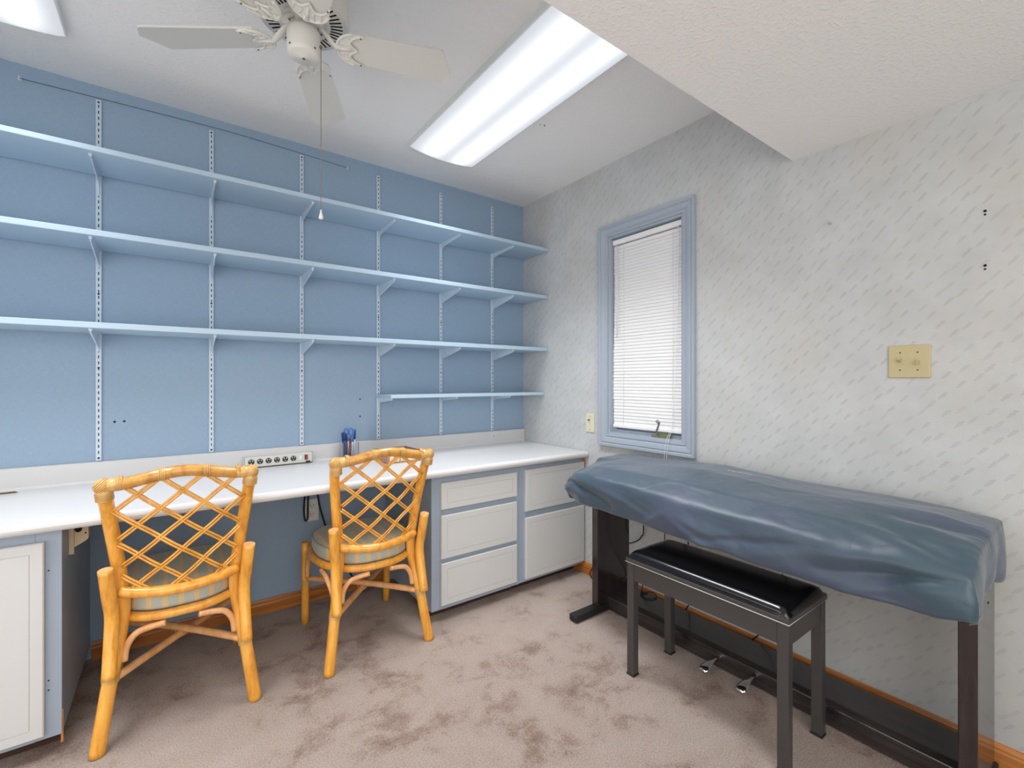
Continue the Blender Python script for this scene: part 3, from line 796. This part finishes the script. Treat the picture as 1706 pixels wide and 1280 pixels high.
def build_cover():
    bm = bmesh.new()
    Y0, Y1, X0, X1 = -2.390, -.950, -.500, -.055
    ny, nx, ns = 150, 46, 14
    # footprint with rounded front corners
    def fp(i, j):
        v = j/ny; u = i/nx
        y = Y0 + (Y1-Y0)*v; x = X1 + (X0-X1)*u
        if u > .72:
            k = (u-.72)/.28
            rL = .055*(k**2); rR = .020*(k**2)
            cL = max(0, 1-(Y1-y)/.12); cR = max(0, 1-(y-Y0)/.10)
            y -= rL*cL*.35; x += rL*cL*.6; x += rR*cR*.5
        return x, y
    top = {}
    for i in range(nx+1):
        for j in range(ny+1):
            x, y = fp(i, j); z = cover_top(x, y)
            eb = min(i, nx-i, j, ny-j)
            z -= .008*max(0, 1-eb/2.0)**2
            z += folds(x, y, z)*min(1, .25+eb/10)
            # pinched folds near the right end
            for (fx, fy, dx, dy, amp, wd) in ((-.36, -2.30, .25, 1, .010, .020), (-.42, -2.27, .45, 1, -.012, .020), (-.30, -2.33, -.1, 1, -.008, .018), (-.24, -2.31, .1, 1, .006, .016), (-.46, -2.24, .35, 1, .010, .022), (-.43, -1.02, -.9, 1, -.012, .022), (-.39, -1.06, -.7, 1, .010, .026)):
                L = math.hypot(dx, dy); dx_, dy_ = dx/L, dy/L
                al = (x-fx)*dx_ + (y-fy)*dy_; ac = -(x-fx)*dy_ + (y-fy)*dx_
                z += amp*math.exp(-(ac/wd)**2)*math.exp(-(al/.10)**2)
            # gathered little pleats along the right end seam
            if y < -2.335 and -.50 < x < -.22:
                z += .0035*math.sin(x*230)*((-2.335-y)/.055)**1.3
            top[i, j] = bm.verts.new((x, y, z))
    for i in range(nx):
        for j in range(ny): bm.faces.new([top[i, j], top[i+1, j], top[i+1, j+1], top[i, j+1]])
    # skirt round the perimeter
    per = [(i, 0) for i in range(0, nx)] + [(nx, j) for j in range(0, ny)] + [(i, ny) for i in range(nx, 0, -1)] + [(0, j) for j in range(ny, 0, -1)]
    prev = [top[p_] for p_ in per]; tops = [v.co.copy() for v in prev]; n = len(per)
    outs = []
    for k in range(n):
        a, b = tops[k-1], tops[(k+1) % n]; d = (b-a); d.z = 0
        nrm = Vector((d.y, -d.x, 0)).normalized()
        cxx, cyy_ = (X0+X1)/2, (Y0+Y1)/2
        if nrm.dot(Vector((tops[k].x-cxx, (tops[k].y-cyy_), 0))) < 0: nrm = -nrm
        outs.append(nrm)
    for l in range(1, ns+1):
        f = l/ns; ring = []
        for k, (i, j) in enumerate(per):
            tp = tops[k]; y = tp.y; nrm = outs[k]
            side = 'F' if i == nx else 'B' if i == 0 else 'R' if j == 0 else 'L'
            if side == 'F':
                hz = lerp(HEM, y); bulge = .010*math.sin(PI*f)
                bulge += .012*f*math.sin(y*7+1.0) + .010*f*noise.noise(Vector((y*6, f*2, 0)))
                dl = (y-Y0); bulge += -.018*math.sin(PI*f)*math.exp(-((dl-.16)/.07)**2) + .014*f*math.exp(-(dl/.09)**2)
                bulge += .016*math.exp(-((Y1-y)/.12)**2)*math.sin(PI*min(1, f*1.1)) - .030*f*f*math.exp(-((Y1-y)/.10)**2)
                bulge += .010*math.exp(-(((y+1.45) + .25*f)/.035)**2)*f - .010*math.exp(-(((y+1.85) - .5*(f-.5))/.05)**2)*math.sin(PI*f)
                for (ya, fa, yb_, fb, amp, wd) in CREASE:
                    ax, ay, bx2, by2 = ya, fa*.12, yb_, fb*.12
                    L2 = (bx2-ax)**2+(by2-ay)**2; px_, py_ = y, f*.12
                    tt = ((px_-ax)*(bx2-ax)+(py_-ay)*(by2-ay))/L2; tc = min(max(tt, 0), 1)
                    dist = math.hypot(px_-(ax+(bx2-ax)*tc), py_-(ay+(by2-ay)*tc))
                    bulge += amp*math.exp(-(dist/wd))*(.35+.65*math.sin(PI*min(max(tt*.9+.05, 0), 1)))
            elif side == 'B': hz = .62; bulge = 0.0 if f < .01 else -.0
            elif side == 'R':
                u = (tp.x-X1)/(X0-X1); hz = .598 + .055*math.exp(-((u-.42)/.16)**2) - .012*u
                bulge = .008*f*math.sin(u*17)+.012*math.sin(PI*f)*.5
            else:
                u = (tp.x-X1)/(X0-X1); hz = .60 + .03*(1-u); bulge = .020*math.sin(PI*f)*u + .006*f*math.sin(u*13)
            z = tp.z + (hz-tp.z)*f
            bu = Vector((nrm.x*bulge, nrm.y*bulge, 0))
            if side == 'B': bu = Vector((0, 0, 0))
            p_ = Vector((tp.x, tp.y, z)) + bu
            if side != 'B' and f < 1: 
                dd_ = folds(p_.x+f*.2, p_.y, p_.z*1.5)*.7; p_ += nrm*dd_
            p_.x = min(p_.x, -.030)
            ring.append(bm.verts.new(p_))
        for k in range(n): bm.faces.new([prev[k], prev[(k+1) % n], ring[(k+1) % n], ring[k]])
        prev = ring
    bmesh.ops.recalc_face_normals(bm, faces=bm.faces[:])
    for f in bm.faces: f.smooth = True
    return bm
m = MB(); m.bm.free(); m.bm = build_cover()
cv = m.build('piano_cover', 'cover_cloth', None, loc=(-.28, -1.67, .70))
tag(cv, 'dark slate blue-green fabric dust cover draped over the digital piano', 'dust cover')
md = cv.modifiers.new('thick', 'SOLIDIFY'); md.thickness = .0016; md.offset = 1
# printed lettering on the cover
def text_mesh(body, size, name, mat, parent, origin, zfun, ang, italic=0.0):
    cu = bpy.data.curves.new(name, 'FONT'); cu.body = body; cu.size = size; cu.shear = italic; cu.align_x = 'LEFT'
    tmp = bpy.data.objects.new(name+'_tmp', cu); COL.objects.link(tmp)
    dg = bpy.context.evaluated_depsgraph_get(); me = bpy.data.meshes.new_from_object(tmp.evaluated_get(dg))
    bpy.data.objects.remove(tmp)
    bmt = bmesh.new(); bmt.from_mesh(me); bpy.data.meshes.remove(me)
    bmesh.ops.triangulate(bmt, faces=bmt.faces[:])
    for v in bmt.verts:
        tx, ty = v.co.x, v.co.y                  # text x -> world -y, text y -> world +x
        wx = origin[0] + ty; wy = origin[1] - tx
        v.co = Vector((wx, wy, zfun(wx, wy)))
    mm = MB(); mm.bm.free(); mm.bm = bmt
    return mm.build(name, mat, parent)
from mathutils.bvhtree import BVHTree
_bv = bmesh.new(); _bv.from_mesh(cv.data); _tree = BVHTree.FromBMesh(_bv)
def on_cover(x, y):
    h = _tree.ray_cast(Vector((x+.28, y+1.67, 1.0)), Vector((0, 0, -1)))
    return (h[0].z + .70 + .0035) if h[0] else .80
text_mesh('Clavinova', .026, 'lettering', 'cover_print', cv, (-.168, -1.608), on_cover, 0, .25)
text_mesh('YAMAHA', .0105, 'lettering', 'cover_print', cv, (-.138, -1.642), on_cover, 0)
_bv.free()

# cables of the piano
CB = 'cables hanging behind the piano'
def cable(pts, r, label):
    m = MB(); m.tube(pts, r, 7, smooth_n=5); tag(m.build('piano_cable', 'cord_black'), label, 'cable', CB)
cable([(-.034, -1.078, .64), (-.026, -1.076, .387), (-.026, -1.065, .354), (-.026, -1.041, .322), (-.026, -.98, .288), (-.026, -.90, .27), (-.026, -.78, .18), (-.026, -.705, .060), (-.030, -.690, .028), (-.034, -.706, .008), (-.04, -.76, .006)], .0032,
      'thin black cable curving down the wall behind the left piano panel')
cable([(-.036, -1.20, .66), (-.028, -1.208, .385), (-.028, -1.18, .25), (-.030, -1.08, .13), (-.045, -1.085, .090), (-.085, -1.106, .0835), (-.074, -1.123, .0835), (-.046, -1.132, .0835), (-.042, -1.160, .0835), (-.071, -1.189, .0835), (-.102, -1.185, .0835), (-.121, -1.159, .0835), (-.105, -1.120, .0835), (-.070, -1.10, .0835)], .0028,
      'black cable ending in a loop on the pedal board behind the bench')
cable([(-.036, -1.33, .66), (-.022, -1.342, .30), (-.022, -1.343, .12), (-.024, -1.334, .078), (-.030, -1.320, .05), (-.04, -1.31, .008)], .0032,
      'short black cable dropping behind the pedal board near the bench rear leg')
cable([(-.036, -1.80, .66), (-.024, -1.74, .20), (-.020, -1.675, .100), (-.022, -1.640, .052), (-.035, -1.62, .008)], .0028,
      'black cable slanting over the oak baseboard under the middle of the piano')

# ------------------------------------------------------------------ piano bench
be = thing('piano_bench', 'black piano bench with glossy padded seat in front of the piano', 'bench', (-.43, -1.715, 0))
BX0, BX1, BYa, BYb = -.567, -.288, -2.014, -1.412
for (x, y, nm) in ((BX0, BYb-.032, 0), (BX1-.032, BYb-.032, 0), (BX0, BYa, 0), (BX1-.032, BYa, 0)):
    m = MB(); m.box(x, x+.032, y, y+.032, .008, .452, .0015, 1); lg = m.build('leg', 'bench_black', be)
    MB().box(x-.002, x+.034, y-.002, y+.034, .0, .008, .002, 1).build('foot_cap', 'dark_foot', lg)
m = MB(); g = .003
m.box(BX0+g, BX0+g+.016, BYa+.033, BYb-.033, .384, .452); m.box(BX1-g-.016, BX1-g, BYa+.033, BYb-.033, .384, .452)
m.box(BX0+.033, BX1-.033, BYa+g, BYa+g+.016, .384, .452); m.box(BX0+.033, BX1-.033, BYb-g-.016, BYb-g, .384, .452)
m.box(BX0+g+.017, BX1-g-.017, BYa+g+.017, BYb-g-.017, .388, .392)
m.build('apron', 'bench_black', be)
m = MB(); m.box(BX0-.004, BX1+.004, BYa-.004, BYb+.004, .4525, .470, .003, 2)
m.build('seat_board', 'bench_black', be)
m = MB(); m.tube([(BX0-.0045, BYa-.0045, .4545), (BX1+.0045, BYa-.0045, .4545), (BX1+.0045, BYb+.0045, .4545), (BX0-.0045, BYb+.0045, .4545)], .0014, 6, closed=True)
m.build('silver_edge', 'silver_piping', be)
m = MB(); NX, NY = 20, 36; vv = {}
cx0, cx1, cy0, cy1 = BX0-.002, BX1+.002, BYa-.002, BYb+.002
def rr(u): return 1-(1-min(1, max(0, u)))**2
for i in range(NX+1):
    for j in range(NY+1):
        x = cx0 + (cx1-cx0)*i/NX; y = cy0 + (cy1-cy0)*j/NY
        e = min(x-cx0, cx1-x); e2 = min(y-cy0, cy1-y)
        z = .474 + .022*math.sqrt(max(0, rr(e/.035)*rr(e2/.035))) + .007*math.sin(PI*i/NX)*math.sin(PI*j/NY)**.5 if 0 < j < NY and 0 < i < NX else .472
        vv[i, j] = m.bm.verts.new((x, y, z))
for i in range(NX):
    for j in range(NY): m.bm.faces.new([vv[i, j], vv[i+1, j], vv[i+1, j+1], vv[i, j+1]]).smooth = True
per = [(i, 0) for i in range(NX)] + [(NX, j) for j in range(NY)] + [(i, NY) for i in range(NX, 0, -1)] + [(0, j) for j in range(NY, 0, -1)]
lo = [m.bm.verts.new((vv[p_].co.x, vv[p_].co.y, .4702)) for p_ in per]
for k in range(len(per)): m.bm.faces.new([vv[per[k]], vv[per[(k+1) % len(per)]], lo[(k+1) % len(per)], lo[k]])
bmesh.ops.recalc_face_normals(m.bm, faces=m.bm.faces[:])
m.build('cushion', 'black_leather', be)

# ------------------------------------------------------------------ switches and bits on the wallpaper
def toggle(parent, y, z, up):
    m = MB(); m.box(-.0075, -.0058, y-.005, y+.005, z-.012, z+.012); m.build('toggle_slot', 'hole_dark' if False else 'almond', parent)
    m = MB(); a = math.radians(28 if up else -28)
    m.box(-.012, 0, -.0038, .0038, -.0045, .0045, .001, 1, Matrix.Translation((-.0065, y, z)) @ Matrix.Rotation(a, 4, 'Y') @ Matrix.Scale(1.5, 4, (1, 0, 0)))
    m.build('toggle', 'almond', parent)
def screws(parent, pts, mat='screw'):
    for y, z in pts:
        m = MB(); m.lathe([(0, 0), (.0028, 0), (.0022, .001), (0, .0014)], (-.0062, y, z), 10, Matrix.Rotation(-PI/2, 4, 'Y')); m.build('screw', mat, parent)
s2_ = thing('light_switch', 'double almond light switch plate on wallpaper above right end of piano', 'light switch', (0, -2.1645, 1.246), 'wall switches')
MB().box(-.006, 0, -2.221, -2.108, 1.190, 1.302, .003, 2).build('cover_plate', 'almond', s2_)
toggle(s2_, -2.141, 1.247, True); toggle(s2_, -2.188, 1.247, False)
screws(s2_, [(-2.141, 1.277), (-2.141, 1.217), (-2.188, 1.277), (-2.188, 1.217)])
s1_ = thing('light_switch', 'single cream switch plate on wallpaper left of the window', 'light switch', (0, -.666, .925), 'wall switches')
MB().box(-.006, 0, -.701, -.631, .869, .981, .003, 2).build('cover_plate', 'almond_light', s1_)
m = MB(); m.lathe([(0, 0), (.005, 0), (.0045, .012), (0, .013)], (-.006, -.662, .943), 12, Matrix.Rotation(-PI/2, 4, 'Y')); m.build('knob', 'screw', s1_)
screws(s1_, [(-.666, .965), (-.666, .885)])
m = MB(); m.tube([(0, -1.933, 1.783), (-.016, -1.931, 1.785)], .0018, 7); m.lathe([(0, 0), (.0045, 0), (.004, .001), (0, .0016)], (-.016, -1.931, 1.785), 10, Matrix.Rotation(-PI/2, 4, 'Y'))
tag(m.build('nail', 'nail_metal'), 'small metal nail in wallpaper below the soffit', 'nail')
for z, lb in ((1.703, 'upper'), (1.533, 'lower')):
    an = thing('wall_anchor', 'pair of dark screw holes in wallpaper at far right, %s pair' % lb, 'screw holes', (0, -2.348, z), 'screw anchors at the far right')
    for dz, r in ((.006, .0036), (-.005, .0026)):
        m = MB(); m.lathe([(r, 0), (r, .003), (r*.6, .0035), (r*.5, .001), (0, .001)], (0, -2.348, z+dz), 12, Matrix.Rotation(-PI/2, 4, 'Y')); m.build('hole', 'slot_black', an)
m = MB(); m.tube([(-.572, -.902, 2.44), (-.566, -.905, 2.433)], .002, 6); m.tube([(-.592, -.895, 2.44), (-.590, -.896, 2.435)], .0015, 6)
tag(m.build('ceiling_nail', 'screw'), 'tiny nail in the white ceiling right of the ceiling light', 'nail')

# ------------------------------------------------------------------ fluorescent fixtures
def fixture(xc, y0, y1, label):
    f = thing('ceiling_light', label, 'ceiling light', (xc, (y0+y1)/2, 2.44), 'fluorescent ceiling lights')
    hw = .1935
    m = MB(); m.prism([(xc-hw-.003, 2.44), (xc-hw-.003, 2.416), (xc-hw, 2.413), (xc+hw, 2.413), (xc+hw+.003, 2.416), (xc+hw+.003, 2.44)], y0, y1, 'y')
    m.build('housing', 'fixture_white', f)
    m = MB(); n = 24
    zl = lambda u: 2.410-.020*(1-u*u)**.8
    bmv = []
    for yy in (y0+.006, y1-.006):
        bmv.append([m.bm.verts.new((xc+(-1+2*k/n)*(hw-.003), yy, zl(-1+2*k/n))) for k in range(n+1)])
    for k in range(n): m.bm.faces.new([bmv[0][k], bmv[0][k+1], bmv[1][k+1], bmv[1][k]]).smooth = True
    bmesh.ops.recalc_face_normals(m.bm, faces=m.bm.faces[:])
    ln = m.build('diffuser', 'diffuser', f, loc=(0, 0, -.04))
    for yy in (y0, y1-.006):
        m = MB(); poly = [(xc-hw, 2.4128)] + [(xc+(-1+2*k/n)*hw, zl(-1+2*k/n)-.0012) for k in range(n+1)] + [(xc+hw, 2.4128)]
        m.prism(poly, yy, yy+.006, 'y'); m.build('end_cap', 'fixture_white', f)
    return f
fixture(-.848, -1.60, -.368, 'long glowing fluorescent ceiling light right of the fan')
fixture(-2.54, -1.60, -.355, 'bright fluorescent ceiling light cut off at the top left corner')

# ------------------------------------------------------------------ ceiling fan
FX, FY = -1.716, -1.117
fan = thing('ceiling_fan', 'white ceiling fan with four visible blades and a pull chain', 'ceiling fan', (FX, FY, 2.44))
m = MB(); m.lathe([(0, 2.44), (.095, 2.44), (.100, 2.43), (.098, 2.41), (.070, 2.395), (.070, 2.385), (.110, 2.380), (.128, 2.368), (.1335, 2.350), (.134, 2.345), (.134, 2.300), (.1335, 2.295), (.130, 2.288)], (FX, FY, 0), 56)
m.lathe([(.130, 2.288), (.1285, 2.2825), (.127, 2.281), (.125, 2.280), (.068, 2.276), (.066, 2.2755), (0, 2.2755)], (FX, FY, 0), 56)
m.mi = 1
for k in range(44):
    a = 2*PI*k/44
    R_ = Matrix.Translation((FX, FY, 0)) @ Matrix.Rotation(a, 4, 'Z')
    m.prism([(.077, 2.2757), (.112, 2.2784), (.112, 2.284), (.077, 2.284)], -.0027, .0027, 'y', 0, R_)
m.mi = 0
m.build('motor_housing', ['fan_white', 'slot_black'], fan)
m = MB(); m.lathe([(0, 2.279), (.062, 2.279), (.064, 2.272), (.058, 2.266), (.034, 2.262), (.034, 2.25)], (FX, FY, 0), 40); m.build('rotor_ring', 'fan_white', fan)
m = MB(); m.lathe([(0, 2.252), (.040, 2.252), (.0465, 2.247), (.0475, 2.240), (.0475, 2.182), (.0455, 2.174), (.040, 2.170), (.008, 2.168), (.006, 2.166), (0, 2.166)], (FX, FY, 0), 40)
hs = m.build('switch_housing', 'fan_white', fan)
m = MB(); m.lathe([(0, 0), (.0045, 0), (.004, -.003), (0, -.003)], (FX, FY, 2.167), 12)
for a in (3.6, 5.2, 1.2): m.lathe([(0, 0), (.003, 0), (.003, .002), (0, .002)], (FX+.0472*math.cos(a), FY+.0472*math.sin(a), 2.183), 8, Matrix.Rotation(a, 4, 'Z') @ Matrix.Rotation(PI/2, 4, 'Y'))
m.build('screw', 'screw', hs)
m = MB(); px, py = -1.6735, -1.1480
m.tube([(FX+.044, FY-.02, 2.205), (px, py, 2.203)], .004, 8); m.tube([(px, py, 2.203), (px, py, 1.700)], .0009, 5)
z = 2.20
while z > 1.70:
    m.lathe([(0, -.0016), (.0014, -.0008), (.0014, .0008), (0, .0016)], (px, py, z), 6); z -= .0042
ch_ = m.build('pull_chain', 'brass_chain', fan)
m = MB(); m.lathe([(0, 1.704), (.0025, 1.703), (.003, 1.695), (.0062, 1.682), (.0068, 1.677), (.005, 1.674), (0, 1.673)], (px, py, 0), 14); m.build('chain_bell', 'white_plastic', ch_)

def blade(ang, Rt, zt):
    B = Matrix.Translation((FX, FY, zt)) @ Matrix.Rotation(ang, 4, 'Z') @ Matrix.Rotation(math.radians(-11), 4, 'X')
    w0, w1, r0 = .052, .063, .118
    ol = [(r0, -w0+.012), (r0+.012, -w0), (Rt-.046, -w1), (Rt-.038, -w1+.004), (Rt-.034, -w1+.010), (Rt-.004, .012), (Rt, .018), (Rt-.004, .024), (Rt-.024, w1-.008), (Rt-.030, w1-.002), (Rt-.038, w1), (r0+.012, w0), (r0, w0-.012)]
    m = MB(); m.prism(ol, .002, .008, 'z', 0, B)
    bl_ = m.build('blade', 'fan_blade', fan)
    def W(p): return B @ Vector(p)
    hub = Matrix.Translation((FX, FY, 2.266)) @ Matrix.Rotation(ang, 4, 'Z')
    m = MB()
    m.tube([hub @ Vector((.044, 0, 0)), hub @ Vector((.062, 0, -.012)), hub @ Vector((.078, 0, -.030)), W((.094, 0, -.004)), W((.106, 0, -.001))], [.013, .010], 8, smooth_n=3, flat=.6)
    out = [(.150-.056*math.cos(q), .055*math.sin(q)) for q in [(-84+14*k)*PI/180 for k in range(13)]]
    inn = [(x_-.034, y_) for x_, y_ in [(.210, .053), (.186, .046), (.172, .034), (.168, .020), (.178, .008), (.190, 0), (.178, -.008), (.168, -.020), (.172, -.034), (.186, -.046), (.210, -.053)]]
    m.prism(out + inn, -.003, .0018, 'z', 0, B)
    m.tube([W((x_, y_, -.003)) for x_, y_ in out], .0042, 6, smooth_n=2)
    m.tube([W((x_, y_, -.003)) for x_, y_ in inn], .0035, 6, smooth_n=2)
    m.tube([W((.096, 0, -.004)), W((.140, 0, -.004))], [.007, .004], 6)
    for sg in (-1, 1): m.tube([W((.104, sg*.020, -.004)), W((.128, sg*.016, -.004)), W((.134, sg*.034, -.004)), W((.112, sg*.038, -.004))], .0026, 6, smooth_n=3)
    arm = m.build('blade_arm', 'fan_white', fan)
    for (xx, yy2) in ((.166, -.049), (.166, .049), (.128, 0)):
        m = MB(); m.lathe([(0, -.0016), (.0028, -.001), (.0028, .001), (0, .0016)], W((xx, yy2, -.0062)), 8); m.build('screw', 'screw', arm)
    m = MB(); m.lathe([(0, -.0016), (.0034, -.001), (.0034, .001), (0, .0016)], hub @ Vector((.050, 0, -.016)), 8); m.build('screw', 'screw', arm)
for ang, Rt, zt in ((143.5, .490, 2.225), (66, .487, 2.225), (-18.5, .455, 2.225), (-97, .47, 2.225), (208, .47, 2.225)):
    blade(math.radians(ang), Rt, zt)
